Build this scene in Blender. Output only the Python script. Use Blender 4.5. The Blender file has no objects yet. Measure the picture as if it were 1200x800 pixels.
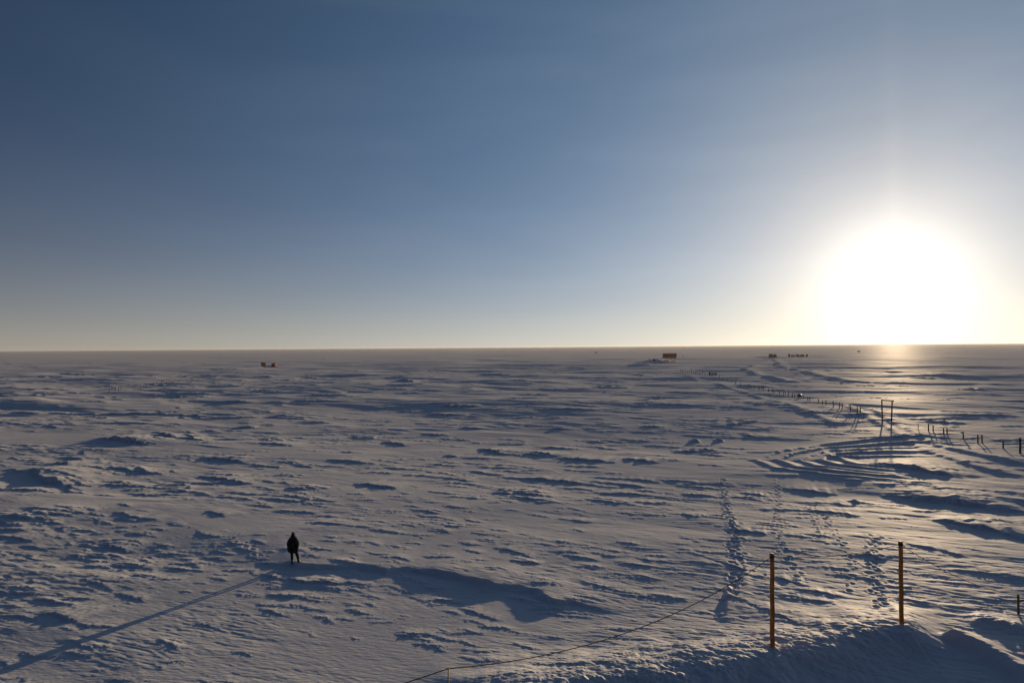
import bpy, bmesh, math, random
import numpy as np
from mathutils import Vector, Matrix, Euler

# ------------------------------------------------------------------ camera, sky, sun, exposure
scene = bpy.context.scene
C = scene.collection
F, CAMH = 800.0, 12.5                       # focal length in photo pixels (1200 wide), eye height
PITCH, ROLL = 0.0078, -0.0075
cam_d = bpy.data.cameras.new('camera')
cam = bpy.data.objects.new('camera', cam_d); C.objects.link(cam)
cam_d.sensor_width = 36.0; cam_d.lens = 36.0 * F / 1200.0
cam_d.clip_start = 0.1; cam_d.clip_end = 60000
RM = Matrix.Rotation(math.pi / 2 + PITCH, 3, 'X') @ Matrix.Rotation(ROLL, 3, 'Z')
cam.matrix_world = Matrix.Translation((0, 0, CAMH)) @ RM.to_4x4()
scene.camera = cam

SUN_AZ, SUN_EL = math.radians(29.3), math.radians(4.4)
SUN = Vector((math.sin(SUN_AZ) * math.cos(SUN_EL), math.cos(SUN_AZ) * math.cos(SUN_EL), math.sin(SUN_EL)))
TANE = math.tan(SUN_EL)
sd = bpy.data.lights.new('sun', 'SUN'); sd.energy = 5.0; sd.angle = math.radians(0.6); sd.color = (1.0, 0.74, 0.46)
sun = bpy.data.objects.new('sun', sd); C.objects.link(sun)
sun.rotation_euler = (-SUN).to_track_quat('-Z', 'Y').to_euler(); sun.location = (0, 0, 60)

world = bpy.data.worlds.new('World'); scene.world = world; world.use_nodes = True
wn, wl = world.node_tree.nodes, world.node_tree.links
wn.clear()
wout = wn.new('ShaderNodeOutputWorld'); bg = wn.new('ShaderNodeBackground')
sky = wn.new('ShaderNodeTexSky'); sky.sky_type = 'NISHITA'; sky.sun_disc = False
sky.sun_elevation = SUN_EL; sky.sun_rotation = SUN_AZ
sky.altitude = 3200; sky.air_density = 1.0; sky.dust_density = 1.0; sky.ozone_density = 2.2
bg.inputs['Strength'].default_value = 0.06
def wmath(op, a, b=None):
    n = wn.new('ShaderNodeMath'); n.operation = op
    for i, v in enumerate((a, b)):
        if v is None: continue
        if isinstance(v, (int, float)): n.inputs[i].default_value = v
        else: wl.new(v, n.inputs[i])
    return n.outputs[0]
# ice-crystal aureole round the sun: two lobes that fall off with the angle from it
tc = wn.new('ShaderNodeTexCoord')
dt = wn.new('ShaderNodeVectorMath'); dt.operation = 'DOT_PRODUCT'
wl.new(tc.outputs['Generated'], dt.inputs[0]); dt.inputs[1].default_value = SUN
ang = wmath('ARCCOSINE', wmath('MINIMUM', dt.outputs['Value'], 0.999999))
def lobe(amp, width, power):
    e = wmath('POWER', wmath('DIVIDE', ang, width), power)
    return wmath('MULTIPLY', wmath('EXPONENT', wmath('MULTIPLY', e, -1.0)), amp)
def tint(val, col):
    m = wn.new('ShaderNodeVectorMath'); m.operation = 'SCALE'
    m.inputs[0].default_value = col; wl.new(val, m.inputs['Scale']); return m.outputs[0]
def vadd(a, b):
    m = wn.new('ShaderNodeVectorMath'); m.operation = 'ADD'; wl.new(a, m.inputs[0]); wl.new(b, m.inputs[1]); return m.outputs[0]
glow = vadd(tint(lobe(16.0, 0.055, 1.3), (1.0, 0.95, 0.95)), tint(lobe(14.0, 0.17, 1.15), (1.0, 0.70, 0.30)))
# thin ice haze lying along the whole horizon
sep = wn.new('ShaderNodeSeparateXYZ'); wl.new(tc.outputs['Generated'], sep.inputs[0])
band = wmath('EXPONENT', wmath('MULTIPLY', wmath('MAXIMUM', sep.outputs['Z'], 0.0), -1.0 / 0.085))
band0 = band
band = wmath('MULTIPLY', band, wmath('ADD', 3.4, lobe(9.5, 0.7, 1.0)))
glow = vadd(glow, tint(band, (1.0, 0.79, 0.60)))
# faint sun pillar and a few thin wisps of high ice cloud
side = wn.new('ShaderNodeVectorMath'); side.operation = 'DOT_PRODUCT'; wl.new(tc.outputs['Generated'], side.inputs[0]); side.inputs[1].default_value = (math.cos(SUN_AZ), -math.sin(SUN_AZ), 0)
pil = wmath('EXPONENT', wmath('MULTIPLY', wmath('POWER', wmath('ABSOLUTE', wmath('DIVIDE', side.outputs['Value'], 0.012)), 1.5), -1.0))
pil = wmath('MULTIPLY', wmath('MULTIPLY', pil, wmath('GREATER_THAN', dt.outputs['Value'], 0.0)), lobe(1.8, 0.15, 1.2))
glow = vadd(glow, tint(pil, (1.0, 0.74, 0.50)))
wm = wn.new('ShaderNodeMapping'); wm.inputs['Scale'].default_value = (1.6, 1.6, 9.0); wm.inputs['Rotation'].default_value = (0.12, 0.10, 0.3); wl.new(tc.outputs['Generated'], wm.inputs['Vector'])
wz = wn.new('ShaderNodeTexNoise'); wz.inputs['Scale'].default_value = 1.6; wz.inputs['Detail'].default_value = 5; wz.inputs['Distortion'].default_value = 0.4; wl.new(wm.outputs[0], wz.inputs['Vector'])
wisp = wmath('MULTIPLY', wmath('MAXIMUM', wmath('SUBTRACT', wz.outputs['Fac'], 0.40), 0.0), lobe(2.2, 0.7, 1.5))
glow = vadd(glow, tint(wisp, (1.0, 0.97, 0.95)))
wb = wn.new('ShaderNodeVectorMath'); wb.operation = 'MULTIPLY'; wl.new(sky.outputs[0], wb.inputs[0]); wb.inputs[1].default_value = (0.27, 0.36, 0.60)
low = wmath('MULTIPLY', wmath('EXPONENT', wmath('MULTIPLY', wmath('MAXIMUM', sep.outputs['Z'], 0.0), -1.0 / 0.22)), wmath('ADD', 0.5, lobe(2.6, 0.9, 1.6)))
glow = vadd(glow, tint(low, (0.60, 0.92, 0.98)))
wide = vadd(wb.outputs[0], tint(lobe(3.6, 0.76, 1.6), (0.46, 0.87, 1.30)))
veil = wn.new('ShaderNodeVectorMath'); veil.operation = 'SCALE'; wl.new(wide, veil.inputs[0])
wl.new(wmath('SUBTRACT', 1.0, wmath('MULTIPLY', band0, 0.6)), veil.inputs['Scale'])
wl.new(vadd(veil.outputs[0], glow), bg.inputs['Color'])
wl.new(bg.outputs[0], wout.inputs['Surface'])

scene.render.engine = 'CYCLES'
vs = scene.view_settings
vs.view_transform = 'Standard'; vs.look = 'None'; vs.exposure = -0.08; vs.gamma = 1.0; vs.use_curve_mapping = False

rnd = random.Random(7)
rng = np.random.default_rng(11)

# ------------------------------------------------------------------ pixel helpers
def ray(px, py):
    return (RM @ Vector(((px - 600) / F, -(py - 400) / F, -1.0))).normalized()
def flat(px, py, z=0.0):
    d = ray(px, py); t = (z - CAMH) / d.z
    return Vector((d.x * t, d.y * t, z))
def at_depth(px, py, y):
    d = ray(px, py); t = y / d.y
    return Vector((d.x * t, y, CAMH + d.z * t))

# ------------------------------------------------------------------ materials
def mat(name, base, rough=0.6, spec=0.4, metal=0.0, vary=0.12, scale=6.0, bump=0.0):
    m = bpy.data.materials.new(name); m.use_nodes = True
    n, l = m.node_tree.nodes, m.node_tree.links
    p = n['Principled BSDF']
    p.inputs['Roughness'].default_value = rough; p.inputs['Metallic'].default_value = metal
    p.inputs['Specular IOR Level'].default_value = spec
    co = n.new('ShaderNodeTexCoord'); ns = n.new('ShaderNodeTexNoise')
    ns.inputs['Scale'].default_value = scale; ns.inputs['Detail'].default_value = 5
    l.new(co.outputs['Object'], ns.inputs['Vector'])
    r = n.new('ShaderNodeValToRGB')
    r.color_ramp.elements[0].position = 0.3; r.color_ramp.elements[1].position = 0.72
    r.color_ramp.elements[0].color = tuple(max(0, c * (1 - vary * 2)) for c in base) + (1,)
    r.color_ramp.elements[1].color = tuple(min(1, c * (1 + vary)) for c in base) + (1,)
    l.new(ns.outputs['Fac'], r.inputs['Fac']); l.new(r.outputs['Color'], p.inputs['Base Color'])
    if bump:
        b = n.new('ShaderNodeBump'); b.inputs['Strength'].default_value = bump; b.inputs['Distance'].default_value = 0.02
        l.new(ns.outputs['Fac'], b.inputs['Height']); l.new(b.outputs['Normal'], p.inputs['Normal'])
    return m

def snow_material():
    m = bpy.data.materials.new('wind_packed_snow'); m.use_nodes = True
    n, l = m.node_tree.nodes, m.node_tree.links
    p = n['Principled BSDF']
    p.inputs['Roughness'].default_value = 0.72
    p.inputs['Specular IOR Level'].default_value = 0.0
    gl = n.new('ShaderNodeBsdfGlossy'); gl.inputs['Roughness'].default_value = 0.62; gl.inputs['Color'].default_value = (0.9, 0.9, 0.9, 1)
    mx = n.new('ShaderNodeMixShader'); mx.inputs[0].default_value = 0.09
    l.new(p.outputs[0], mx.inputs[1]); l.new(gl.outputs[0], mx.inputs[2]); l.new(mx.outputs[0], n['Material Output'].inputs['Surface'])
    co = n.new('ShaderNodeTexCoord')
    mp = n.new('ShaderNodeMapping'); mp.inputs['Rotation'].default_value = (0, 0, math.radians(15)); mp.inputs['Scale'].default_value = (0.35, 1.0, 1.0)
    l.new(co.outputs['Object'], mp.inputs['Vector'])
    a = n.new('ShaderNodeTexNoise'); a.inputs['Scale'].default_value = 0.5; a.inputs['Detail'].default_value = 6
    l.new(mp.outputs[0], a.inputs['Vector'])
    r = n.new('ShaderNodeValToRGB')
    r.color_ramp.elements[0].position = 0.3; r.color_ramp.elements[1].position = 0.7
    r.color_ramp.elements[0].color = (0.77, 0.78, 0.80, 1); r.color_ramp.elements[1].color = (0.86, 0.86, 0.86, 1)
    l.new(a.outputs['Fac'], r.inputs['Fac']); l.new(r.outputs['Color'], p.inputs['Base Color'])
    b1 = n.new('ShaderNodeTexNoise'); b1.inputs['Scale'].default_value = 9.0; b1.inputs['Detail'].default_value = 4
    l.new(mp.outputs[0], b1.inputs['Vector'])
    bp = n.new('ShaderNodeBump'); bp.inputs['Strength'].default_value = 0.55; bp.inputs['Distance'].default_value = 0.03
    l.new(b1.outputs['Fac'], bp.inputs['Height']); l.new(bp.outputs['Normal'], p.inputs['Normal'])
    return m

# ------------------------------------------------------------------ snow plain: one sheet, polar grid, real relief
def hash2(ix, iy, seed):
    h = (ix.astype(np.int64) * 374761393 + iy.astype(np.int64) * 668265263 + seed * 1442695041) & 0xFFFFFFFF
    h = ((h ^ (h >> 13)) * 1274126177) & 0xFFFFFFFF
    h = ((h ^ (h >> 16)) * 2246822519) & 0xFFFFFFFF
    return ((h ^ (h >> 15)) & 0xFFFF).astype(np.float32) / 65536.0
def perlin(x, y, seed):
    x0 = np.floor(x); y0 = np.floor(y); fx = (x - x0).astype(np.float32); fy = (y - y0).astype(np.float32)
    def g(dx, dy):
        a = hash2(x0 + dx, y0 + dy, seed) * (2 * math.pi)
        return np.cos(a) * (fx - dx) + np.sin(a) * (fy - dy)
    sx = fx * fx * fx * (fx * (fx * 6 - 15) + 10); sy = fy * fy * fy * (fy * (fy * 6 - 15) + 10)
    a = g(0, 0); b = g(1, 0); c = g(0, 1); d = g(1, 1)
    return ((a + (b - a) * sx) * (1 - sy) + (c + (d - c) * sx) * sy) * 1.5
def sstep(x, a, b):
    t = np.clip((x - a) / (b - a), 0, 1); return t * t * (3 - 2 * t)

FINE = math.radians(45)
NFINE, NCOARSE = 1060, 90
th = np.concatenate([np.linspace(-FINE, FINE, NFINE), np.linspace(FINE, 2 * math.pi - FINE, NCOARSE + 2)[1:-1]])
dys = np.concatenate([np.geomspace(0.5, 4, 24, endpoint=False), np.arange(4, 100, 0.24), np.arange(100, 425, 0.5), np.geomspace(430, 4000, 30)])
rr = (F * CAMH / dys)[::-1].copy()
NR, NT = len(rr), len(th)
TH, RR = np.meshgrid(th, rr)
X = RR * np.sin(TH); Y = RR * np.cos(TH)
DR = np.abs(np.gradient(rr))[:, None] * np.ones((1, NT))
dth = np.where(np.arange(NT) < NFINE, 2 * FINE / NFINE, (2 * math.pi - 2 * FINE) / NCOARSE)[None, :]
SP = np.maximum(DR, RR * dth)                       # sampling distance of the sheet
WA = math.radians(-20)
U = X * math.cos(WA) + Y * math.sin(WA)             # along the wind
V = -X * math.sin(WA) + Y * math.cos(WA)
Z = np.zeros_like(X)
WU = 6 * perlin(U / 45, V / 30, 91) + 1.2 * perlin(U / 9, V / 6, 92)
def octave(lu, lv, amp, seed, ridge=0.0, mask=None):
    w = sstep(lv / SP, 1.3, 2.8)
    rows = np.where(w.max(axis=1) > 0)[0]
    if not len(rows): return
    s = slice(rows[0], rows[-1] + 1)
    uu, vv = U[s] / lu + 17.3, (V[s] + WU[s] * min(1.0, lv / 6)) / lv + 5.1
    n = perlin(uu, vv, seed)
    if lv < 6: n = perlin(uu, vv + 0.30 * n, seed)          # lean the crests: steep lee side, gentle windward side
    if ridge:
        n = (1 - ridge) * n + ridge * (0.45 - 1.6 * np.abs(n))
    if mask is not None: n = n * mask[s]
    if 2 < lv < 30: n = n * (1 + 1.3 * sstep(RR[s], 90, 230))
    Z[s] += amp * w[s] * n
P0, P1 = flat(335, 664), flat(-80, 805)
def calm(x, y):
    e = (P1 - P0); l = e.length; e = e / l
    t = np.clip((x - P0.x) * e.x + (y - P0.y) * e.y, 0, l)
    return 1 - 0.62 * np.exp(-((x - P0.x - t * e.x) ** 2 + (y - P0.y - t * e.y) ** 2) / 3.2 ** 2)
PATCH = calm(X, Y) * np.clip(0.64 + 0.8 * perlin(U / 38, V / 14, 41) + 0.45 * perlin(U / 9, V / 4, 42), 0.12, 1.6)
octave(420, 260, 0.9, 1)
octave(110, 70, 0.65, 2)
octave(48, 26, 0.36, 3)
octave(20, 10, 0.17, 4, 0.5)
octave(11, 4.8, 0.065, 5, 0.6, PATCH)
octave(6.0, 2.4, 0.036, 6, 0.6, PATCH)
octave(3.2, 1.2, 0.023, 7, 0.7, PATCH)
octave(1.9, 0.52, 0.024, 8, 0.7, PATCH)
octave(1.0, 0.27, 0.027, 9, 0.7, PATCH)
octave(0.55, 0.15, 0.018, 10, 0.6, PATCH)

def block(cx, cy, rad):
    """rows / columns of the sheet within rad of a point (fine sector only)"""
    d = math.hypot(cx, cy)
    r0 = np.searchsorted(rr, max(d - rad, 0)); r1 = np.searchsorted(rr, d + rad)
    if d <= rad: c0, c1 = 0, NFINE
    else:
        a = math.atan2(cx, cy); da = math.asin(min(1, rad / d))
        c0 = np.searchsorted(th[:NFINE], a - da); c1 = np.searchsorted(th[:NFINE], a + da)
    if r1 - r0 < 1 or c1 - c0 < 1: return None
    return slice(r0, r1), slice(c0, c1)

def dune(pts, h, tail=None, rag=1.0, seed=0, scarp=0.9, ends=2.2):
    """snow drift: long rise from the far side to a crest line, short ragged scarp on the near side"""
    pts = np.array([(p[0], p[1]) for p in pts], float)
    L = np.linalg.norm(np.diff(pts, axis=0), axis=1).sum()
    tail = tail or min(14 * h, max(1.2, 0.45 * L))
    mid = pts.mean(axis=0)
    b = block(mid[0], mid[1], L * 0.6 + tail * 2.2 + 3 * h)
    if b is None: return
    x, y = X[b], Y[b]
    best = np.full(x.shape, 1e9); w = np.zeros(x.shape); s = np.zeros(x.shape)
    acc = 0.0
    for i in range(len(pts) - 1):
        a, c = pts[i], pts[i + 1]; e = c - a; l = np.hypot(*e); e = e / l
        nx, ny = -e[1], e[0]
        if nx * SUN.x + ny * SUN.y < 0: nx, ny = -nx, -ny
        t = (x - a[0]) * e[0] + (y - a[1]) * e[1]
        tcl = np.clip(t, 0 if i else -1e9, l if i < len(pts) - 2 else 1e9)
        dd = (x - a[0] - tcl * e[0]) ** 2 + (y - a[1] - tcl * e[1]) ** 2
        k = dd < best
        best = np.where(k, dd, best)
        w = np.where(k, np.sqrt(dd) * np.where((x - a[0]) * nx + (y - a[1]) * ny > 0, 1.0, -1.0), w); s = np.where(k, (acc + tcl) / L, s)
        acc += l
    sc = max(0.25, L / 7)
    u = U[b]; v = V[b]
    jag = perlin(u / sc, v / sc * 0.6 + seed * 3.7, 60 + seed % 7) * L * 0.05 + perlin(u / (sc * 0.28), v / (sc * 0.4) + seed, 70) * max(h, 0.1) * 1.3 * rag
    w = w + jag
    env = np.clip(1 - np.abs(2 * s - 1) ** ends, 0, 1)
    env = env * (0.8 + 0.5 * perlin(u / (sc * 0.8), v * 0 + seed * 1.7, 77))
    up = np.exp(-np.abs(w / tail) ** 1.6)
    down = 1 - sstep(-w, 0.0, h * scarp + 0.05)
    Z[b] += h * np.clip(env, 0, 1.2) * np.where(w > 0, up, down)

def h_from_px(t, d):
    return t / (F / d + F * CAMH / (d * d * TANE))

# drifts read off the photograph: crest end points and the depth of the shaded side, in photo pixels
DRIFTS = [(115,515,176,523,12),(176,511,209,514,6),(209,514,239,517,5),(8,553,93,584,13),(74,538,97,542,5),(58,546,84,550,6),
 (110,550,181,560,6),(228,561,291,572,8),(74,484,220,486,4),(239,539,291,545,8),(276,501,300,501,5),(447,516,477,521,6),
 (560,523,590,531,8),(617,527,653,533,6),(645,534,722,542,9),(413,570,467,577,8),(333,577,363,579,6),(477,603,522,608,4),
 (570,580,647,584,8),(610,560,697,568,10),(463,446,487,447,4),(473,475,540,474,3),(340,471,387,472,3),(583,470,643,470,3),
 (520,533,537,534,5),(540,500,567,501,4),(317,606,370,608,4),(357,620,412,624,6),(726,536,773,542,7),(744,477,812,478,4),
 (843,500,890,492,6),(786,526,828,527,7),(612,529,645,534,6),(798,579,840,580,5),(798,602,814,608,6),(848,622,902,629,8),
 (864,574,902,580,6),(645,501,663,502,4),(687,514,714,515,4),(750,499,782,500,4),(1081,494,1135,498,4),
 (1015,542,1130,561,12),(1121,457,1152,460,5),(1105,489,1198,491,4),(867,506,893,512,4),
 (820,526,842,524,6),(1030,577,1215,600,16),(1085,606,1215,634,15),(1056,637,1136,656,6),(1110,670,1215,683,6),
 (875,671,950,691,9),(878,712,955,748,10),(47,729,92,743,11),(133,706,172,717,5),(120,647,152,656,9),(72,660,132,662,6),
 (115,671,182,677,7),(147,634,176,636,4),(-20,706,58,709,6),(218,740,263,748,4),(270,774,300,780,6),(228,635,260,640,4),
 (240,607,266,614,5),(675,686,727,697,6),(612,713,692,726,6),(560,726,588,734,6),(712,751,768,761,5),(535,743,571,751,4),
 (579,647,626,660,6),(20,606,85,612,5),(0,640,40,646,5),(430,628,470,633,4),(735,588,790,592,5),(915,570,985,577,6),
 (940,596,1010,604,6),(500,560,560,566,5),(380,540,440,545,5),(300,520,345,524,5),(730,560,775,565,5),(650,610,700,615,4),
 (752,424,780,425,5),(1010,650,1034,658,7),(690,455,740,456,3),(560,440,600,440,3),(250,470,290,471,3),(870,476,930,478,3)]
for i, (x0, y0, x1, y1, t) in enumerate(DRIFTS):
    a, c = flat(x0, y0), flat(x1, y1)
    h = h_from_px(t, 0.5 * (a.length + c.length))
    m = a.lerp(c, 0.45) + Vector((SUN.x, SUN.y, 0)) * ((a - c).length * 0.04)
    dune([a, m, c], h * 1.05, seed=i)

# long hollow beside the standing person
dune([flat(*p) for p in ((312,674),(345,669),(420,671),(480,678),(560,692),(620,701),(735,720))], 0.25, tail=5.0, rag=0.9, seed=101, scarp=2.2, ends=5.0)
dune([flat(*p) for p in ((300,682),(350,690),(400,692),(440,690))], 0.10, tail=0.8, rag=1.5, seed=102)
dune([flat(*p) for p in ((848,735),(862,700),(876,672),(890,668))], 0.26, tail=2.2, rag=0.8, seed=103)

# scattered sastrugi of every size; sizes too small for their distance are left to the material
def scatter(n, r0, r1, l0, l1, hk, seed):
    g = np.random.default_rng(seed)
    for i in range(n):
        r = math.sqrt(g.uniform(r0 * r0, r1 * r1)); a = g.uniform(-FINE, FINE)
        cx, cy = r * math.sin(a), r * math.cos(a)
        uu = cx * math.cos(WA) + cy * math.sin(WA); vv = -cx * math.sin(WA) + cy * math.cos(WA)
        dens = 0.5 + 0.9 * float(perlin(np.array([uu / 22]), np.array([vv / 9]), 55)[0])
        if g.uniform() > dens * (calm(cx, cy) if r < 62 else 1): continue
        l = l0 * (l1 / l0) ** (g.uniform() ** 1.6)
        ori = WA + g.normal(0, 0.22)
        dx, dy = math.cos(ori) * l / 2, math.sin(ori) * l / 2
        h = l * hk * g.uniform(0.5, 1.3)
        k = g.uniform(-0.12, 0.16) * l
        dune([(cx - dx, cy - dy), (cx + SUN.x * k, cy + SUN.y * k), (cx + dx, cy + dy)], h, tail=h * g.uniform(6, 14), seed=i % 997, rag=1.0)
scatter(11000, 22, 62, 0.3, 2.4, 0.019, 1)
scatter(9000, 55, 150, 1.0, 6.0, 0.018, 2)
scatter(4500, 130, 420, 3.0, 13.0, 0.025, 3)
scatter(500, 350, 1100, 14.0, 50.0, 0.012, 4)

# berm of pushed-up snow in front of the tall posts
def ridge_line(pts, h, wide_front, wide_back, lump=0.0, seed=0, flat_top=0.0, end=0.5):
    pts = np.array([(p[0], p[1]) for p in pts], float)
    L = np.linalg.norm(np.diff(pts, axis=0), axis=1).sum(); mid = pts.mean(axis=0)
    b = block(mid[0], mid[1], L * 0.75 + 3 * max(wide_front, wide_back))
    if b is None: return
    x, y = X[b], Y[b]
    best = np.full(x.shape, 1e9); w = np.zeros(x.shape); s = np.zeros(x.shape); acc = 0.0
    for i in range(len(pts) - 1):
        a, c = pts[i], pts[i + 1]; e = c - a; l = np.hypot(*e); e = e / l
        t = (x - a[0]) * e[0] + (y - a[1]) * e[1]; tcl = np.clip(t, 0, l)
        qx = x - a[0] - tcl * e[0]; qy = y - a[1] - tcl * e[1]
        dd = qx * qx + qy * qy; k = dd < best; best = np.where(k, dd, best)
        far = np.where(qx * SUN.x + qy * SUN.y > 0, 1.0, -1.0)
        w = np.where(k, np.sqrt(dd) * far, w); s = np.where(k, acc + tcl, s); acc += l
    w = w + 0.5 * wide_front * perlin(x / 1.7, y / 1.7 + seed, 31) * (0.4 + lump * 2)
    env = sstep(s, -0.01, end) * sstep(L - s, -0.01, end)
    prof = np.where(w > 0, np.exp(-(w / wide_back) ** 2), np.exp(-(np.maximum(-w - flat_top, 0) / wide_front) ** 2))
    Z[b] += h * env * prof
    if lump:
        near = np.exp(-(np.abs(w) / (1.6 * wide_front)) ** 2) * np.where(w > 0, 0.8, 1.0) + 0.22 * (w < 0) * np.exp(-(np.abs(w) / (4 * wide_front)) ** 2)
        bl = np.abs(perlin(x / 0.75, y / 0.75, 32)) * 0.9 + np.abs(perlin(x / 0.33, y / 0.33, 33)) * 0.45 + np.abs(perlin(x / 0.16, y / 0.16, 34)) * 0.28
        Z[b] += lump * near * env * (bl - 0.3)
ridge_line([flat(*p, 0.5) for p in ((560,850),(640,809),(740,790),(870,768),(905,761),(960,752),(1010,742),(1056,733),(1122,742))], 0.62, 1.5, 2.6, 0.10, 1, end=2.0)
ridge_line([flat(*p, 0.2) for p in ((1105,738),(1140,752),(1180,773),(1260,815))], 0.40, 0.4, 0.7, 0.03, 2)
ridge_line([flat(*p) for p in ((1130,728),(1165,733),(1215,742))], 0.16, 0.6, 0.8, 0.14, 3, end=0.8)

# vehicle tracks: shallow raised edges
for pts, h, wd in (([(1020,480),(1047,495),(1100,522),(1150,534),(1215,548)], 0.22, 0.9),
                   ([(985,474),(1040,500),(1090,530),(1150,548),(1215,562)], 0.16, 0.8),
                   ([(800,441),(840,452),(880,463),(930,478),(985,497)], 0.20, 1.1),
                   ([(905,424),(886,427),(874,433),(890,441),(930,449)], 0.75, 2.4),
                   ([(1000,448),(960,440),(918,430),(908,423)], 0.7, 2.4)):
    ridge_line([flat(*p) for p in pts], h, wd * 0.8, wd * 1.6, 0.02, 5, end=3.0)
for k in range(5):
    q = [(1130, 511 + 6 * k), (1040, 512 + 5.5 * k), (965 + 4 * k, 518 + 4.4 * k), (908 + 20 * k, 529 + 2.4 * k), (886 + 26 * k, 539 + 0.4 * k), (908 + 24 * k, 549 - 1.2 * k), (970 + 16 * k, 557 - 2.4 * k), (1040 + 6 * k, 562 - 3.0 * k), (1110, 569 - 3.4 * k)]
    ridge_line([flat(*p) for p in q], 0.16 + 0.07 * (k % 2), 0.3, 0.9, 0.02, 20 + k, end=9.0)
# mounds below the far huts and stores
for pts, h, wf, wb in (([(742,428),(758,425),(772,425.5)], 0.6, 3.5, 9), ([(286,430),(306,428.5),(330,429)], 0.8, 3, 8),
                       ([(908,420),(935,418),(975,417.5)], 1.1, 6, 14), ([(890,420),(905,419)], 0.8, 5, 12), ([(640,414),(700,413.5),(750,413.4)], 1.2, 9, 25)):
    ridge_line([flat(*p) for p in pts], h, wf, wb, 0.0, 8, end=6.0)
# two lumps of hard snow
for px, py, h, s_ in ((815,514,0.42,1.3),(843,513,0.38,1.0),(1002,585,0.2,0.8)):
    ridge_line([flat(px - 6, py), flat(px + 6, py)], h, s_ * 0.5, s_ * 0.8, 0.05, 9, end=0.5)

# trodden trails
def pits(pts, step, rad, depth, spread, seed):
    g = np.random.default_rng(seed)
    P = [flat(*p) for p in pts]
    side = 1
    for a, c in zip(P[:-1], P[1:]):
        n = max(1, int((c - a).length / step)); e = (c - a).normalized()
        for k in range(n):
            q = a.lerp(c, (k + g.uniform(-0.2, 0.2)) / n) + Vector((-e.y, e.x, 0)) * (side * 0.13 + g.normal(0, spread)); side = -side
            R = rad * g.uniform(0.7, 1.4); dp = depth * g.uniform(0.6, 1.3)
            b = block(q.x, q.y, R * 3)
            if b is None: continue
            dx = X[b] - q.x; dy = Y[b] - q.y
            al = (dx * e.x + dy * e.y) / (R * 1.5); ac = (-dx * e.y + dy * e.x) / R
            q2 = al * al + ac * ac
            Z[b] += -dp * np.exp(-q2 ** 2) + 0.5 * dp * np.exp(-((np.sqrt(q2) - 1.45) / 0.45) ** 2)
pits(((846,560),(851,590),(857,612),(863,640),(866,668)), 0.42, 0.14, 0.045, 0.13, 1)
pits(((850,590),(858,625),(864,663),(858,700)), 0.60, 0.13, 0.04, 0.28, 2)
pits(((905,618),(917,645),(930,668),(945,684)), 0.65, 0.12, 0.04, 0.08, 3)
pits(((964,600),(982,632),(999,660),(994,698)), 0.62, 0.11, 0.036, 0.08, 4)
pits(((1022,628),(1027,660),(1030,690),(1034,726)), 0.36, 0.14, 0.045, 0.24, 5)
pits(((950,590),(956,612),(962,634)), 0.6, 0.12, 0.04, 0.08, 6)
pits(((910,560),(912,590),(908,618)), 0.7, 0.13, 0.04, 0.08, 7)
pits(((275,640),(290,655),(312,664)), 0.7, 0.12, 0.03, 0.15, 8)

def gz(x, y):
    r = math.hypot(x, y); a = math.atan2(x, y)
    i = min(max(np.searchsorted(rr, r) - 1, 0), NR - 2); j = min(max(np.searchsorted(th[:NFINE], a) - 1, 0), NFINE - 2)
    f = min(max((r - rr[i]) / (rr[i + 1] - rr[i]), 0), 1); g = min(max((a - th[j]) / (th[j + 1] - th[j]), 0), 1)
    return float((Z[i, j] * (1 - g) + Z[i, j + 1] * g) * (1 - f) + (Z[i + 1, j] * (1 - g) + Z[i + 1, j + 1] * g) * f)
def ground(px, py):
    """first point of the snow surface along the ray through a photo pixel"""
    d = ray(px, py); a = math.atan2(d.x, d.y); hd = math.hypot(d.x, d.y)
    j = min(max(np.searchsorted(th[:NFINE], a) - 1, 0), NFINE - 2); g = (a - th[j]) / (th[j + 1] - th[j])
    gap = CAMH + rr * (d.z / hd) - (Z[:, j] * (1 - g) + Z[:, j + 1] * g)
    i = int(np.argmax(gap <= 0)); f = gap[i - 1] / (gap[i - 1] - gap[i])
    r = rr[i - 1] + f * (rr[i] - rr[i - 1]); x, y = r * math.sin(a), r * math.cos(a)
    return Vector((x, y, gz(x, y)))

def build_ground():
    co = np.empty((NR * NT + 1, 3), np.float32)
    co[:-1, 0] = X.ravel(); co[:-1, 1] = Y.ravel(); co[:-1, 2] = Z.ravel(); co[-1] = (0, 0, Z[0].mean())
    idx = np.arange(NR * NT).reshape(NR, NT); nx = np.roll(idx, -1, axis=1)
    quads = np.stack([idx[:-1], idx[1:], nx[1:], nx[:-1]], axis=-1).reshape(-1, 4)[:, ::-1]
    tris = np.stack([np.full(NT, NR * NT), nx[0], idx[0]], axis=-1)
    me = bpy.data.meshes.new('snow_ground')
    me.vertices.add(len(co)); me.vertices.foreach_set('co', co.ravel())
    loops = np.concatenate([quads.ravel(), tris.ravel()]).astype(np.int32)
    nq, nt = len(quads), len(tris)
    me.loops.add(len(loops)); me.loops.foreach_set('vertex_index', loops)
    me.polygons.add(nq + nt)
    me.polygons.foreach_set('loop_start', np.concatenate([np.arange(nq) * 4, nq * 4 + np.arange(nt) * 3]).astype(np.int32))
    me.polygons.foreach_set('use_smooth', np.ones(nq + nt, bool))
    me.update(calc_edges=True)
    me.materials.append(snow_material())
    o = bpy.data.objects.new('snow_ground', me); C.objects.link(o)
    o['kind'] = 'structure'
    if me.polygons[nq // 2].normal.z < 0: me.flip_normals()
    return o
build_ground()

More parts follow.
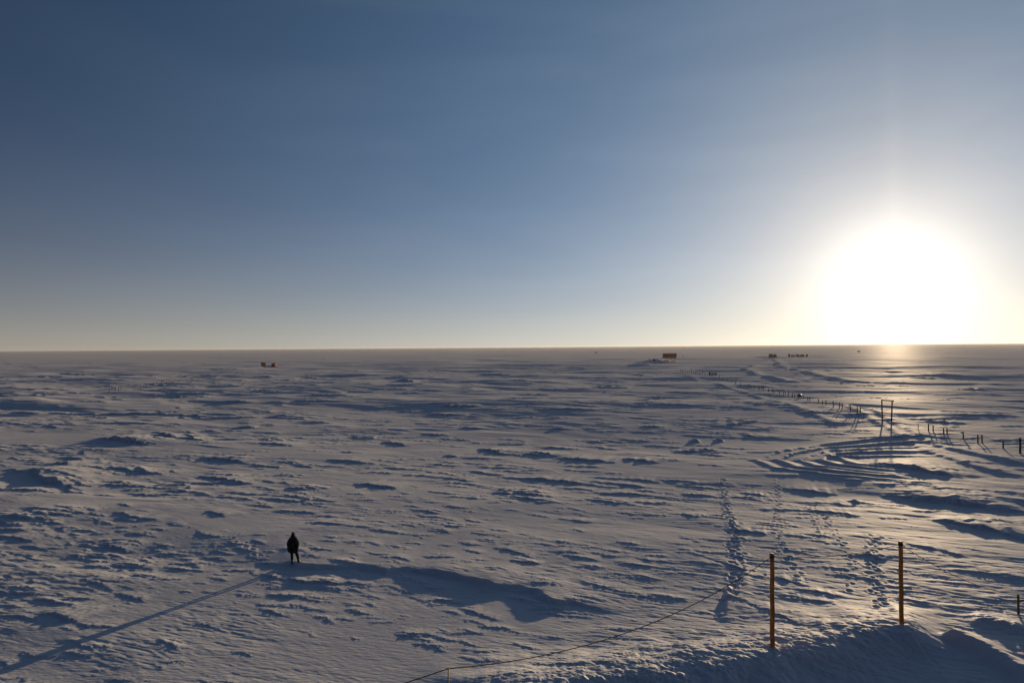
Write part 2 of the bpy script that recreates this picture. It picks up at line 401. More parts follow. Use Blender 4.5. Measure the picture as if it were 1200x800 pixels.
# ------------------------------------------------------------------ mesh helpers
M = dict(
    timber=mat('orange_timber', (0.62, 0.23, 0.045), 0.7, 0.3, vary=0.22, scale=5, bump=0.3),
    weathered=mat('weathered_bamboo', (0.26, 0.14, 0.06), 0.75, 0.3, vary=0.2, scale=4),
    darkpost=mat('dark_post', (0.06, 0.045, 0.035), 0.7, 0.3),
    olive=mat('olive_stake', (0.14, 0.12, 0.05), 0.7, 0.3),
    steel=mat('stake_steel', (0.10, 0.09, 0.08), 0.5, 0.4, 0.6),
    rope=mat('dark_rope', (0.07, 0.055, 0.045), 0.8, 0.2, scale=30),
    orange=mat('hut_orange', (0.42, 0.09, 0.03), 0.5, 0.4, scale=1.5),
    roof=mat('hut_roof', (0.34, 0.075, 0.025), 0.55, 0.4, scale=1.5),
    amber=mat('hut_amber', (0.70, 0.27, 0.09), 0.5, 0.4, scale=1.5),
    red=mat('hut_red', (0.72, 0.035, 0.035), 0.5, 0.4, scale=1.5),
    pink=mat('hut_pale_end', (0.75, 0.45, 0.42), 0.5, 0.4, scale=1.5),
    dark=mat('dark_metal', (0.035, 0.035, 0.04), 0.5, 0.4),
    grey=mat('grey_paint', (0.12, 0.11, 0.11), 0.5, 0.4),
    brown=mat('brown_crate', (0.26, 0.075, 0.035), 0.7, 0.3),
    green=mat('green_box', (0.06, 0.07, 0.05), 0.6, 0.3),
    white=mat('white_paint', (0.78, 0.77, 0.74), 0.5, 0.4, vary=0.04),
    glass=mat('window_glass', (0.02, 0.025, 0.03), 0.1, 0.5, vary=0.02),
    parka=mat('dark_parka', (0.018, 0.018, 0.022), 0.85, 0.2, scale=9, bump=0.4),
    trouser=mat('dark_trousers', (0.014, 0.014, 0.018), 0.85, 0.2, scale=9, bump=0.4),
    boot=mat('boot_leather', (0.02, 0.018, 0.016), 0.6, 0.3),
    fur=mat('hood_trim', (0.05, 0.04, 0.03), 0.95, 0.1, scale=40, bump=0.8),
    skin=mat('skin', (0.45, 0.26, 0.19), 0.6, 0.3, vary=0.05))

def link(name, bm, m, parent=None, smooth=False):
    me = bpy.data.meshes.new(name); bmesh.ops.recalc_face_normals(bm, faces=bm.faces); bm.to_mesh(me); bm.free()
    if smooth: me.polygons.foreach_set('use_smooth', [True] * len(me.polygons))
    me.materials.append(M[m]); o = bpy.data.objects.new(name, me); C.objects.link(o)
    if parent: o.parent = parent
    return o
def tag(o, label, cat, group=None):
    o['label'] = label; o['category'] = cat
    if group: o['group'] = group
    return o
def empty(name, loc, rz=0.0):
    o = bpy.data.objects.new(name, None); C.objects.link(o); o.location = loc; o.rotation_euler = (0, 0, rz); o.empty_display_size = 0.2
    return o
def box(bm, x0, x1, y0, y1, z0, z1, bevel=0.0):
    r = bmesh.ops.create_cube(bm, size=1.0, matrix=Matrix.Translation(((x0 + x1) / 2, (y0 + y1) / 2, (z0 + z1) / 2)) @ Matrix.Diagonal((x1 - x0, y1 - y0, z1 - z0, 1)))
    if bevel:
        es = list({e for v in r['verts'] for e in v.link_edges})
        bmesh.ops.bevel(bm, geom=es, offset=bevel, segments=2, affect='EDGES')
    return bm
def boxes(*bs, bevel=0.0):
    bm = bmesh.new()
    for b in bs: box(bm, *b, bevel=bevel)
    return bm
def tube(bm, pts, radii, n=8, cap=True):
    pts = [Vector(p) for p in pts]
    if isinstance(radii, (int, float)): radii = [radii] * len(pts)
    rings = []
    for i, p in enumerate(pts):
        d = (pts[min(i + 1, len(pts) - 1)] - pts[max(i - 1, 0)]).normalized()
        a = d.orthogonal().normalized() if abs(d.z) > 0.95 else d.cross(Vector((0, 0, 1))).normalized()
        b = d.cross(a)
        rings.append([bm.verts.new(p + (a * math.cos(t) + b * math.sin(t)) * radii[i]) for t in (2 * math.pi * k / n for k in range(n))])
    for r0, r1 in zip(rings[:-1], rings[1:]):
        for k in range(n): bm.faces.new((r0[k], r0[(k + 1) % n], r1[(k + 1) % n], r1[k]))
    if cap: bm.faces.new(rings[0]); bm.faces.new(rings[-1])
    return bm

# ------------------------------------------------------------------ tall timber posts, stakes and the rope
def tall_post(px, base_py, top_py, rad, m, name, label, cap=True, lean=(0, 0)):
    g = ground(px, base_py); top = at_depth(px, top_py, g.y)
    h = top.z - g.z
    t = empty(name, g)
    bm = bmesh.new(); n = 9
    tube(bm, [(lean[0] * k / n + rad * 0.12 * math.sin(k * 1.9), lean[1] * k / n, -0.5 + (h + 0.5) * k / n) for k in range(n + 1)],
         [rad * (1.06 - 0.12 * k / n + 0.03 * math.sin(k * 2.3)) for k in range(n + 1)], 10)
    link('shaft', bm, m, t, True)
    bm = bmesh.new(); tube(bm, [(lean[0], lean[1], h - 0.16), (lean[0], lean[1], h - 0.08)], rad * 1.14, 10); link('rope_binding', bm, 'rope', t)
    tag(t, label, 'post')
    return g, Vector((g.x + lean[0], g.y + lean[1], g.z + h - 0.12)), h
gA, tA, hA = tall_post(905, 757, 648, 0.088, 'timber', 'timber_post', 'tall orange timber post with a dark rope running down to a thin stake', lean=(0.03, 0))
gB, tB, hB = tall_post(1056.5, 729, 634, 0.088, 'timber', 'timber_post', 'tall orange timber post between the other tall timber post and the short olive stake')
# thin stake that carries the rope nearer the camera building (its foot is below the picture)
sx, sy = -1.75, 18.7
st = at_depth(525, 782, sy); sz = gz(sx, sy)
t = empty('rope_stake', (st.x, sy, sz))
bm = bmesh.new(); tube(bm, [(0, 0, -0.4), (0, 0, 1.5), (0.01, 0, st.z - sz)], 0.017, 8); link('shaft', bm, 'steel', t, True)
bm = bmesh.new(); tube(bm, [(0.03 * math.cos(a) + 0.01, 0.03 * math.sin(a), st.z - sz - 0.02) for a in np.linspace(0, 2 * math.pi, 9)], 0.006, 5); link('eyelet', bm, 'steel', t)
tag(t, 'thin dark steel stake holding up the sagging rope', 'stake')
# short stake at the right with a cross piece
g = ground(1193.5, 719); hs = at_depth(1193.5, 696, g.y).z - g.z
t = empty('short_stake', g)
link('shaft', boxes((-0.045, 0.045, -0.03, 0.03, -0.3, hs), bevel=0.008), 'olive', t)
link('cross_piece', boxes((0.0, 0.62, 0.031, 0.055, hs * 0.62, hs * 0.62 + 0.09), bevel=0.004), 'olive', t)
tag(t, 'short olive stake with a wooden cross piece, beside the snow berm', 'stake')
tS = Vector((g.x, g.y, g.z + hs - 0.06))
def sag_pts(a, b, sag, n=26):
    return [a.lerp(b, k / n) - Vector((0, 0, sag * 4 * (k / n) * (1 - k / n))) for k in range(n + 1)]
stake_top = Vector((st.x + 0.01, sy, st.z - 0.02))
far_end = Vector((-10.5, 14.2, gz(-10.5, 14.2) + 2.9))
pts = sag_pts(far_end, stake_top, 0.12, 14) + sag_pts(stake_top, tA, 0.85)[1:] + sag_pts(tA, tB, 0.22, 16)[1:] + sag_pts(tB, tS, 0.35, 22)[1:]
bm = bmesh.new(); tube(bm, pts, 0.014, 6)
tag(link('guide_rope', bm, 'rope', None, True), 'dark guide rope sagging from the thin stake to the tall timber posts', 'rope')
t = empty('rope_anchor_post', (far_end.x, far_end.y, gz(far_end.x, far_end.y)))
bm = bmesh.new(); tube(bm, [(0, 0, -0.4), (0, 0, 3.05)], 0.05, 8); link('shaft', bm, 'timber', t, True)
tag(t, 'timber post anchoring the end of the guide rope', 'post')

# ------------------------------------------------------------------ portal frame
gL, gR = ground(1031.3, 494), ground(1047.3, 494.5)
yy = 0.5 * (gL.y + gR.y); topL, topR = at_depth(1033.3, 467.8, yy), at_depth(1045.6, 468.8, yy)
base = (gL + gR) / 2; base.y = yy; base.z = min(gL.z, gR.z)
t = empty('portal_frame', base)
for g0, tp in ((gL, topL), (gR, topR)):
    bm = bmesh.new(); tube(bm, [(g0.x - base.x, 0, -0.4), (tp.x - base.x, 0, tp.z - base.z)], [0.12, 0.10], 8); link('upright', bm, 'weathered', t, True)
dx = 0.16
bm = bmesh.new(); tube(bm, [(topL.x - base.x - dx, -0.16, topL.z - base.z - 0.1), (topR.x - base.x + dx, -0.16, topR.z - base.z - 0.1)], 0.10, 8); link('crossbar', bm, 'weathered', t, True)
tag(t, 'tall timber portal frame of two leaning uprights and a crossbar on the snow', 'frame')

# ------------------------------------------------------------------ marker posts of the fence line
def marker_post(px, base_py, top_py, rad=0.075, m='weathered', lean=0.0, pale=False, label='', group=None, name='marker_post'):
    g = ground(px, base_py); h = max(0.45, (base_py - top_py) * g.y / F * 1.0)
    t = empty(name, g, rnd.uniform(0, 6.28))
    t.rotation_euler = (0, 0, 0)
    bm = bmesh.new(); tube(bm, [(0, 0, -0.3), (lean * h * 0.5 + 0.01, 0, h * 0.5), (lean * h, 0, h)], [rad * 1.05, rad, rad * 0.95], 8); link('shaft', bm, m, t, True)
    if pale: link('reflector', boxes((lean * h - rad - 0.22, lean * h - rad + 0.01, -0.03, 0.03, h - 0.24, h - 0.06), bevel=0.01), 'white', t)
    tag(t, label, 'post', group)
    return Vector((g.x + lean * h, g.y, g.z + h - 0.08))
near_run = [(1076,502.5,496,0),(1088,505,496,0),(1093.5,505,498,0),(1106,508.5,501,0),(1110,509,501,0),(1129,513.7,505.3,1),(1146,519,509,0),(1151,519,509,0),(1175.5,525,516,0),(1195.5,531,512.5,0)]
near_lab = ['thin short marker post standing next after the portal frame', 'left post of the first marker pair beyond the portal frame', 'shorter right post of the first marker pair beyond the portal frame',
  'left post of the second marker pair beyond the portal frame', 'right post of the second marker pair beyond the portal frame', 'lone marker post with a pale reflector on its top, roped to its neighbours',
  'left post of the marker pair next to the reflector post', 'right post of the marker pair next to the reflector post', 'short dark lone post on the rope between the marker pair and the tall dark post', 'tall dark thick post at the end of the marker rope']
tops = []
for (px, b, tp, pale), lab in zip(near_run, near_lab):
    big = px > 1190
    tops.append(marker_post(px, b, tp, 0.11 if big else (0.05 if px < 1080 else 0.085), 'darkpost' if px > 1170 else 'weathered', rnd.uniform(-0.05, 0.05), bool(pale), lab, 'marker posts along the snow track'))
bm = bmesh.new()
pp = [tops[1]]
for a, c in zip(tops[1:-1], tops[2:]): pp += sag_pts(a, c, 0.05 * (c - a).length * 0.5, 8)[1:]
pp += sag_pts(tops[-1], tops[-1] + Vector((9, -3.5, -0.4)), 0.2, 8)[1:]
tube(bm, pp, 0.022, 5)
tag(link('marker_rope', bm, 'rope', None, True), 'thin dark rope strung along the marker posts to the tall dark post', 'rope')
e = tops[-1] + Vector((9, -3.5, -0.4)); ez = gz(e.x, e.y)
t = empty('marker_post', (e.x, e.y, ez)); bm = bmesh.new(); tube(bm, [(0, 0, -0.3), (0, 0, e.z - ez + 0.08)], 0.08, 8); link('shaft', bm, 'darkpost', t, True)
tag(t, 'marker post beyond the tall dark post on the marker rope', 'post', 'marker posts along the snow track')

ORD = 'first second third fourth fifth sixth seventh eighth ninth tenth eleventh twelfth thirteenth fourteenth fifteenth sixteenth'.split()
cnt = {}
def nth(key):
    cnt[key] = cnt.get(key, 0) + 1; return ORD[cnt[key] - 1]
mid_run = [(876,455,450,0),(878,454.7,450,0),(880,455,451,0),(884,455.3,451,0),(889.7,456,451.7,0),(893,457.5,452,0),(895,458,453,0),(901,459,454.7,0),(905,459.7,455.3,0),(907,460.3,455.8,0),
 (913.3,461.7,456.7,0),(917.8,463.3,458.3,0),(920.3,462.5,458.7,0),(924,463.3,457.5,0),(928.7,465,460.3,0),(931.3,465,461,0),(941.3,466.3,463,0),(946.7,469,464.7,0),(949,469.7,465,0),(959,472,467,0),
 (964,473.3,468.7,0),(968,474,468.7,1),(976.7,476.7,470.3,1),(983.7,478,471.3,0),(987,479,472.5,0),(996.7,481,474,1),(1004.5,484,476,0),(1008,484,476.5,1)]
for px, b, tp, pale in mid_run:
    if px >= 1004: lab = ('marker post with a pale reflector, last of the row before the portal frame' if pale else 'plain marker post, second last of the row before the portal frame')
    elif pale: lab = nth('p') + ' reflector-topped marker post counted from the dark bundle towards the portal frame'
    elif px < 936: lab = nth('a') + ' post of the close-set marker row that ends at the dark bundle'
    else: lab = nth('b') + ' plain marker post after the dark bundle, going towards the portal frame'
    marker_post(px, b, tp, 0.09, 'weathered', rnd.uniform(-0.07, 0.07), bool(pale), lab, 'marker posts along the snow track')
for k, px in enumerate((797.5,800,803,805.5,808,810.5,813,815,817,819.5,821.5,823.5,826)):
    tall = k in (5, 11)
    b = 435.3 + (px - 797.5) * 0.16
    marker_post(px, b, b - (5.5 if tall else 2.6), 0.11, 'weathered', rnd.uniform(-0.05, 0.05), False,
                nth('t') + ' taller post in the dense marker row running from the raised hut' if tall else nth('c') + ' short post of the dense marker row, counted from the raised hut', 'marker posts near the raised hut')
for px, b, tp in ((843,443,440),(848,445,442),(852,446,443),(857,448,444.5),(862,450,446.5),(868,452,448)):
    marker_post(px, b, tp, 0.08, 'weathered', rnd.uniform(-0.05, 0.05), False, nth('g') + ' faint small marker post past the dark drums and white crate', 'marker posts along the snow track')
for px, b, tp in ((128,458.7,455),(135,457.5,453.3),(139,458,452.7),(141.7,456.5,453)):
    marker_post(px, b, tp, 0.09, 'darkpost', rnd.uniform(-0.1, 0.1), False, nth('d') + ' post of the small dark cluster, counted towards the field shelters', 'distant marker posts away from the track')
for px in (157.5,165,168,172,176,180,183.5,189,192,195,198,201,204,210):
    b = 453.2 - (px - 157.5) * 0.118
    marker_post(px, b, b - 2.6, 0.075, 'weathered', rnd.uniform(-0.08, 0.08), False, nth('e') + ' faint post of the lone far row, counted from the dark cluster', 'distant marker posts away from the track')

# dark bundle hung on the fence line
g = ground(936, 466.3); t = empty('cargo_bundle', g)
link('stake', boxes((-0.05, 0.05, -0.05, 0.05, -0.3, 1.15)), 'darkpost', t)
bm = bmesh.new(); bmesh.ops.create_icosphere(bm, subdivisions=2, radius=0.5)
for v in bm.verts: v.co = Vector((v.co.x * 1.3, v.co.y * 0.8, v.co.z * 0.8)) * (1 + 0.18 * math.sin(v.co.x * 9 + v.co.z * 7)) + Vector((0.25, 0, 0.62))
link('wrapped_load', bm, 'dark', t, True)
tag(t, 'dark lumpy bundle tied to a stake in the marker row', 'bundle')
# drums and white crate
for px, w, h, lab in ((831.8, 0.36, 1.25, 'tall dark drum standing beside the white crate'), (839.2, 0.27, 0.85, 'smaller dark drum on the far side of the white crate')):
    g = ground(px, 439.3); t = empty('drum', g)
    bm = bmesh.new(); zs = np.linspace(-0.1, h, 9)
    tube(bm, [(0, 0, z) for z in zs], [w * (1.06 if i in (3, 6) else 1.0) for i in range(9)], 14); link('barrel', bm, 'dark', t, True)
    bm = bmesh.new(); tube(bm, [(0, 0, h - 0.02), (0, 0, h + 0.05)], w * 1.08, 14); link('lid', bm, 'dark', t)
    tag(t, lab, 'drum')
g = ground(835.7, 439.2); t = empty('white_crate', g)
link('body', boxes((-0.8, 0.8, -0.6, 0.6, -0.05, 0.95), bevel=0.03), 'white', t)
link('lid', boxes((-0.85, 0.85, -0.65, 0.65, 0.952, 1.05), bevel=0.02), 'white', t)
for s in (-0.55, 0.55): link('runner', boxes((s - 0.08, s + 0.08, -0.75, 0.75, -0.2, -0.052)), 'brown', t)
tag(t, 'white crate standing on the snow between two dark drums', 'crate')

# ------------------------------------------------------------------ raised hut
g = ground(784.7, 423.6); sc = g.y / F
t = empty('raised_hut', g, math.radians(-6))
wd, z0, z1 = 15.2 * sc, 4.6 * sc, 9.7 * sc
link('body', boxes((-wd/2, wd/2, -2.6, 2.6, z0, z1 - 0.25), bevel=0.05), 'orange', t)
link('roof', boxes((-wd/2 - 0.15, wd/2 + 0.15, -2.8, 2.8, z1 - 0.248, z1), bevel=0.05), 'roof', t)
link('floor_frame', boxes((-wd/2 - 0.05, wd/2 + 0.05, -2.65, 2.65, z0 - 0.3, z0 - 0.003)), 'dark', t)
for i in range(4):
    for s in (-1, 1):
        x = -wd/2 + 0.4 + i * (wd - 0.8) / 3
        bm = bmesh.new(); tube(bm, [(x, s * 2.3, -0.6), (x, s * 2.3, z0 - 0.3)], 0.10, 8); link('leg', bm, 'dark', t, True)
for i in range(3):
    x = -wd/2 + 0.4 + i * (wd - 0.8) / 3; x2 = x + (wd - 0.8) / 3
    bm = bmesh.new(); tube(bm, [(x, -2.3, 0.2), (x2, -2.3, z0 - 0.4)], 0.05, 6); link('brace', bm, 'dark', t, True)
for i in range(4):
    x = -wd/2 + 1.6 + i * (wd - 3.2) / 3
    f = link('window', boxes((x - 0.45, x + 0.45, -2.66, -2.598, z0 + 1.5, z0 + 2.3)), 'dark', t)
    link('pane', boxes((x - 0.36, x + 0.36, -2.68, -2.662, z0 + 1.58, z0 + 2.22)), 'glass', f)
link('landing', boxes((-wd/2 - 1.1, -wd/2 - 0.06, -1.2, 1.2, z0 - 0.1, z0)), 'dark', t)
d = link('door', boxes((-wd/2 - 0.06, -wd/2 + 0.003, -0.45, 0.45, z0 + 0.05, z0 + 2.05)), 'roof', t)
link('handle', boxes((-wd/2 - 0.12, -wd/2 - 0.062, 0.28, 0.36, z0 + 1.0, z0 + 1.08)), 'dark', d)
bm = bmesh.new()
for k in range(10): box(bm, -wd/2 - 1.1 - 0.22 * k - 0.24, -wd/2 - 1.1 - 0.22 * k, -0.5, 0.5, z0 - 0.2 - k * z0 / 10 - 0.05, z0 - 0.2 - k * z0 / 10)
link('steps', bm, 'dark', t)
tag(t, 'orange hut raised on dark legs above the snow', 'hut')
marker_post(800.3, 419.8, 416, 0.22, 'darkpost', 0, False, 'dark pole standing alone just past the raised hut', None)
# supply sled beside it
g = ground(766.5, 423); t = empty('supply_sled', g, 0.1)
link('load', boxes((-1.25, 1.1, -0.7, 0.7, 0.25, 1.25), bevel=0.12), 'green', t)
link('load_top', boxes((-0.7, 0.8, -0.55, 0.55, 1.253, 1.6), bevel=0.1), 'green', t)
for s in (-0.5, 0.5):
    bm = bmesh.new(); tube(bm, [(-1.3, s, 0.05), (1.2, s, 0.05), (1.6, s, 0.18), (1.8, s, 0.42)], 0.06, 6); link('runner', bm, 'dark', t, True)
for x in (-1, 0, 0.9): link('strut', boxes((x - 0.04, x + 0.04, -0.52, 0.52, 0.0, 0.247)), 'dark', t)
tag(t, 'dark green loaded sled on the mound beside the raised hut', 'sled')

# ------------------------------------------------------------------ two small shelters on the left
def shelter(px, py, wpx, hpx, wall, end, rz, label):
    g = ground(px, py); s = g.y / F; w = wpx * s; h = hpx * s; dpt = 2.2
    t = empty('field_shelter', g, rz)
    link('wall', boxes((-w/2, w/2, -dpt/2, dpt/2, 0.12, h * 0.86), bevel=0.04), wall, t)
    link('end_panel', boxes((w/2 + 0.003, w/2 + 0.1, -dpt/2 + 0.05, dpt/2 - 0.05, 0.18, h * 0.84)), end, t)
    bm = bmesh.new(); tube(bm, [(-w/2 - 0.1, 0, h * 0.60), (w/2 + 0.12, 0, h * 0.60)], dpt * 0.56, 20)
    geo = [v for v in bm.verts if v.co.z < h * 0.862]
    for v in bm.verts: v.co.z = h * 0.863 + max(0, v.co.z - h * 0.6) * (h * 0.137) / (dpt * 0.56)
    bmesh.ops.remove_doubles(bm, verts=bm.verts, dist=0.002)
    link('roof', bm, wall, t, True)
    for s_ in (-0.8, 0.8): link('runner', boxes((-w/2 - 0.25, w/2 + 0.25, s_ - 0.09, s_ + 0.09, -0.15, 0.117)), 'dark', t)
    dd = link('door', boxes((-w * 0.22, w * 0.08, -dpt/2 - 0.05, -dpt/2 - 0.003, 0.2, h * 0.78)), 'dark' if wall == 'red' else end, t)
    link('handle', boxes((w * 0.02, w * 0.05, -dpt/2 - 0.1, -dpt/2 - 0.053, h * 0.42, h * 0.47)), 'steel', dd)
    tag(t, label, 'shelter')
shelter(308.6, 429.6, 4.9, 4.9, 'brown', 'amber', math.radians(-48), 'brown field shelter with an amber end wall, next to a red shelter')
shelter(321.4, 429.4, 5.2, 3.9, 'red', 'pink', math.radians(-25), 'dark red field shelter with a pale pink end wall')
# ------------------------------------------------------------------ stores and vehicles near the horizon
g = ground(905.5, 419); t = empty('tracked_vehicle', g, math.radians(12))
link('body', boxes((-3.6, 3.4, -1.2, 1.2, 0.9, 2.0), bevel=0.12), 'grey', t)
cab = link('cab', boxes((-3.3, -1.3, -1.1, 1.1, 2.003, 3.5), bevel=0.15), 'grey', t)
link('windscreen', boxes((-3.0, -1.6, -1.13, -1.098, 2.5, 3.2)), 'glass', cab)
link('cargo_box', boxes((-0.9, 3.3, -1.15, 1.15, 2.003, 3.2), bevel=0.08), 'grey', t)
for s in (-1, 1):
    bm = bmesh.new(); prof = [(-3.5, 0.5), (-3.1, 0.05), (2.9, 0.05), (3.4, 0.5), (3.1, 0.95), (-3.2, 0.95)]
    a = [bm.verts.new((x, s * 0.75 - 0.3, z)) for x, z in prof]; b = [bm.verts.new((x, s * 0.75 + 0.3, z)) for x, z in prof]
    bm.faces.new(a); bm.faces.new(b[::-1])
    for k in range(6): bm.faces.new((a[k], b[k], b[(k + 1) % 6], a[(k + 1) % 6]))
    link('track', bm, 'dark', t)
tag(t, 'grey tracked vehicle with a box load parked near the horizon', 'vehicle')
for px, py, w, h, m, lab in ((924.6, 418, 1.6, 2.9, 'brown', 'narrow brown crate at the end of the stores mound'), (929, 418, 3.4, 1.9, 'grey', 'low grey crate in the row on the stores mound'),
                             (934.5, 417.8, 3.6, 2.3, 'orange', 'orange crate in the row on the stores mound'), (940, 417.7, 3.4, 2.2, 'brown', 'broad brown crate in the row on the stores mound'), (945.5, 417.4, 1.8, 2.1, 'grey', 'upright grey crate in the row on the stores mound')):
    g = ground(px, py); t = empty('cargo_crate', g, rnd.uniform(-0.4, 0.4))
    link('body', boxes((-w/2, w/2, -0.9, 0.9, 0.0, h - 0.15), bevel=0.04), m, t)
    link('lid', boxes((-w/2 - 0.06, w/2 + 0.06, -0.96, 0.96, h - 0.147, h), bevel=0.03), m, t)
    for s in (-1, 0, 1): link('batten', boxes((s * w * 0.4 - 0.07, s * w * 0.4 + 0.07, -0.96, -0.903, 0.1, h - 0.2)), 'dark', t)
    for s in (-0.6, 0.6): link('skid', boxes((-w/2, w/2, s - 0.1, s + 0.1, -0.25, -0.003)), 'dark', t)
    tag(t, lab, 'crate', 'crates stored near the horizon')
g = ground(698.6, 413.5); t = empty('storage_container', g, 0.05)
link('body', boxes((-1.9, 1.9, -1.2, 1.2, 0.1, 1.9), bevel=0.05), 'dark', t)
for k in range(6): link('rib', boxes((-1.6 + k * 0.62, -1.45 + k * 0.62, -1.26, -1.203, 0.2, 1.8)), 'dark', t)
for s in (-1, 1): link('skid', boxes((-2, 2, s * 0.9 - 0.12, s * 0.9 + 0.12, -0.2, 0.097)), 'dark', t)
tag(t, 'small dark container alone on a low snow ridge at the horizon', 'container')
g = ground(1006.5, 412.3); t = empty('glint_stand_in', g, 0.3)  # made-up white tent shape; its pale colour stands in for a bright glint
bm = bmesh.new(); P = [(-2.2, -1.5, 0), (2.2, -1.5, 0), (2.2, 1.5, 0), (-2.2, 1.5, 0), (-2.0, 0, 2.2), (2.0, 0, 2.2)]
v = [bm.verts.new(p) for p in P]
for f in ((0, 1, 5, 4), (2, 3, 4, 5), (1, 2, 5), (3, 0, 4), (3, 2, 1, 0)): bm.faces.new([v[i] for i in f])
link('glint_shell', bm, 'white', t)
link('flap', boxes((-0.5, 0.5, -1.53, -1.45, 0, 0.4)), 'grey', t)
for x in (-2.0, 2.0):
    bm = bmesh.new(); tube(bm, [(x, 0, -0.2), (x, 0, 2.35)], 0.05, 6); link('pole', bm, 'dark', t)
tag(t, 'tent-shaped white stand-in for a bright glint close to the horizon below the sun', 'tent')

# ------------------------------------------------------------------ person
def skin_mesh(name, verts, edges, radii, m, parent, root=0, sub=2):
    me = bpy.data.meshes.new(name); me.from_pydata(verts, edges, [])
    o = bpy.data.objects.new(name, me); C.objects.link(o)
    o.modifiers.new('skin', 'SKIN')
    sk = me.skin_vertices[0].data
    for i, r in enumerate(radii):
        sk[i].radius = r if isinstance(r, tuple) else (r, r); sk[i].use_root = (i == root)
    o.modifiers['skin'].use_smooth_shade = True
    s = o.modifiers.new('sub', 'SUBSURF'); s.levels = sub; s.render_levels = sub
    bpy.context.view_layer.update()
    dg = bpy.context.evaluated_depsgraph_get()
    m2 = bpy.data.meshes.new_from_object(o.evaluated_get(dg))
    o.modifiers.clear(); o.data = m2; bpy.data.meshes.remove(me)
    m2.polygons.foreach_set('use_smooth', [True] * len(m2.polygons))
    m2.materials.clear(); m2.materials.append(M[m])
    if parent: o.parent = parent
    return o
g = ground(343.5, 659.5)
pr = empty('person', g, math.radians(8))          # +y of the figure is where it looks: away over the plain
# body: one continuous figure, hands tucked in front
bv = [(0,0,0.95),(0,0.0,1.15),(0,0.0,1.36),(0,0.0,1.50),(0,0.02,1.60),(0,0.03,1.68),
      (0.12,0,0.86),(0.22,0.02,0.48),(0.335,0.0,0.10),(0.35,0.12,0.05),
      (-0.09,0,0.86),(-0.07,0.02,0.48),(-0.04,-0.02,0.10),(-0.05,0.10,0.05),
      (0.17,0,1.40),(0.27,-0.02,1.15),(0.20,0.22,1.06),(0.12,0.27,1.06),
      (-0.17,0,1.40),(-0.27,-0.02,1.15),(-0.20,0.22,1.06),(-0.12,0.27,1.06)]
be = [(0,1),(1,2),(2,3),(3,4),(4,5),(0,6),(6,7),(7,8),(8,9),(0,10),(10,11),(11,12),(12,13),(2,14),(14,15),(15,16),(16,17),(2,18),(18,19),(19,20),(20,21)]
br = [(0.17,0.14),(0.18,0.14),(0.19,0.13),0.075,0.09,0.085,0.12,0.095,0.075,0.05,0.12,0.095,0.075,0.05,0.10,0.085,0.06,0.045,0.10,0.085,0.06,0.045]
skin_mesh('body', bv, be, br, 'trouser', pr)
# bulky parka over it: bell-shaped shell with sleeves
bm = bmesh.new(); rings = []
prof = [(0.62,0.255,0.20,0.0),(0.70,0.285,0.215,0),(0.85,0.325,0.24,0.01),(1.00,0.345,0.25,0.015),(1.14,0.34,0.25,0.015),(1.27,0.315,0.24,0.01),(1.38,0.265,0.205,0),(1.47,0.20,0.165,0.0),(1.55,0.135,0.13,0.01),(1.60,0.108,0.115,0.01)]
for z, rx, ry, oy in prof:
    rings.append([bm.verts.new(((rx * (1 + 0.03 * math.sin(5 * a + z * 13))) * math.cos(a), oy + ry * math.sin(a), z + 0.012 * math.sin(3 * a + z * 5))) for a in (2 * math.pi * k / 28 for k in range(28))])
for r0, r1 in zip(rings[:-1], rings[1:]):
    for k in range(28): bm.faces.new((r0[k], r0[(k + 1) % 28], r1[(k + 1) % 28], r1[k]))
coat = link('parka', bm, 'parka', pr, True)
for s in (-1, 1):
    skin_mesh('sleeve', [(s*0.17,0,1.39),(s*0.24,-0.01,1.26),(s*0.295,-0.01,1.08),(s*0.27,0.12,1.04),(s*0.20,0.22,1.06)], [(0,1),(1,2),(2,3),(3,4)], [0.10,0.10,0.09,0.085,0.075], 'parka', coat)
hood = bmesh.new(); bmesh.ops.create_uvsphere(hood, u_segments=20, v_segments=14, radius=1.0)
bmesh.ops.delete(hood, geom=[v for v in hood.verts if v.co.y > 0.72], context='VERTS')
for v in hood.verts: v.co = Vector((v.co.x * (0.112 - 0.03 * max(0, v.co.z)), v.co.y * 0.135 + 0.01, v.co.z * 0.165 + 1.645)) * 1.0
hd = link('hood', hood, 'parka', coat, True)
bm = bmesh.new(); tube(bm, [(0.085 * math.cos(a), 0.118, 1.64 + 0.115 * math.sin(a)) for a in np.linspace(0, 2 * math.pi, 21)], 0.022, 8, cap=False); link('hood_trim', bm, 'fur', hd, True)
# face in the hood: forehead, eyes, nose, mouth
bm = bmesh.new(); bmesh.ops.create_uvsphere(bm, u_segments=20, v_segments=16, radius=1.0)
for v in bm.verts:
    c = v.co.copy(); k = 1 - 0.18 * max(0, -c.z)
    v.co = Vector((c.x * 0.078 * k, 0.045 + c.y * 0.095, 1.63 + c.z * 0.115))
    if c.y > 0.75 and abs(c.x) < 0.22 and -0.35 < c.z < 0.15: v.co.y += 0.02
fc = link('face', bm, 'skin', pr, True)
for s in (-1, 1):
    bm = bmesh.new(); bmesh.ops.create_icosphere(bm, subdivisions=2, radius=0.012, matrix=Matrix.Translation((s * 0.03, 0.132, 1.64))); link('eye', bm, 'glass', fc, True)
link('mouth', boxes((-0.022, 0.022, 0.120, 0.131, 1.568, 1.576)), 'red', fc)
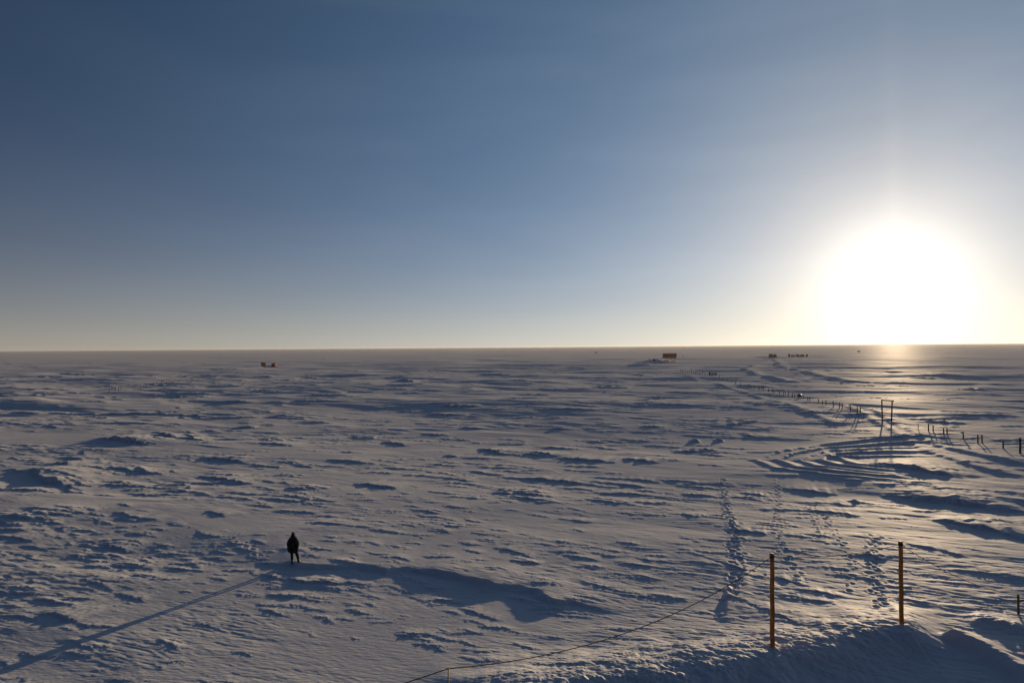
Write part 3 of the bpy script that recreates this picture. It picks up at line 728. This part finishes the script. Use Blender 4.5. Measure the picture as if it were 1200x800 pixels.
# gloved hands folded in front
for s in (-1, 1):
    vv = [(s*0.17,0.245,1.07),(s*0.12,0.285,1.07),(s*0.09,0.295,1.07)]; ee = [(0,1),(1,2)]; rd = [0.034,(0.04,0.025),(0.042,0.022)]
    for k, (dz, ln) in enumerate(((0.033, 0.065), (0.012, 0.075), (-0.010, 0.07), (-0.032, 0.055))):
        i = len(vv); vv += [(s*(0.085),0.298,1.07+dz),(s*(0.085-ln*0.55),0.302,1.066+dz),(s*(0.085-ln),0.285,1.062+dz)]; ee += [(2,i),(i,i+1),(i+1,i+2)]; rd += [0.011,0.010,0.009]
    i = len(vv); vv += [(s*0.115,0.30,1.105),(s*0.085,0.31,1.125)]; ee += [(1,i),(i,i+1)]; rd += [0.013,0.011]
    skin_mesh('glove', vv, ee, rd, 'boot', pr, sub=1)
# boots
for bx, by, rz in ((0.335, 0.0, -0.3), (-0.042, -0.02, 0.12)):
    bm = bmesh.new(); rings = []
    for y, w, h in ((-0.13, 0.04, 0.09), (-0.11, 0.06, 0.26), (0.0, 0.068, 0.27), (0.06, 0.064, 0.15), (0.14, 0.064, 0.105), (0.20, 0.055, 0.085), (0.235, 0.03, 0.06)):
        rings.append([bm.verts.new((w * math.cos(a), y, max(0, (0.5 + 0.5 * math.sin(a)) * h) - 0.02)) for a in (2 * math.pi * k / 12 for k in range(12))])
    for r0, r1 in zip(rings[:-1], rings[1:]):
        for k in range(12): bm.faces.new((r0[k], r0[(k + 1) % 12], r1[(k + 1) % 12], r1[k]))
    bm.faces.new(rings[0]); bm.faces.new(rings[-1])
    o = link('boot', bm, 'boot', pr, True); o.location = (bx, by, 0); o.rotation_euler = (0, 0, rz)
tag(pr, 'person in a bulky dark hooded parka standing on the snow with feet apart', 'person')

pr.scale = (0.96, 0.96, 0.96)
# ------------------------------------------------------------------ thin ice haze over the plain
bm = boxes((-20500, 20500, -20500, 20500, -8, 13.2))
hz = bpy.data.materials.new('ice_haze'); hz.use_nodes = True
hn, hl = hz.node_tree.nodes, hz.node_tree.links
hn.remove(hn['Principled BSDF'])
pv = hn.new('ShaderNodeVolumePrincipled'); pv.inputs['Color'].default_value = (0.95, 0.95, 0.95, 1); pv.inputs['Density'].default_value = 5e-5; pv.inputs['Anisotropy'].default_value = 0.4
hl.new(pv.outputs[0], hn['Material Output'].inputs['Volume'])
M['haze'] = hz
o = link('haze', bm, 'haze'); o['kind'] = 'stuff'; o['label'] = 'thin pale ice haze lying over the snow plain'
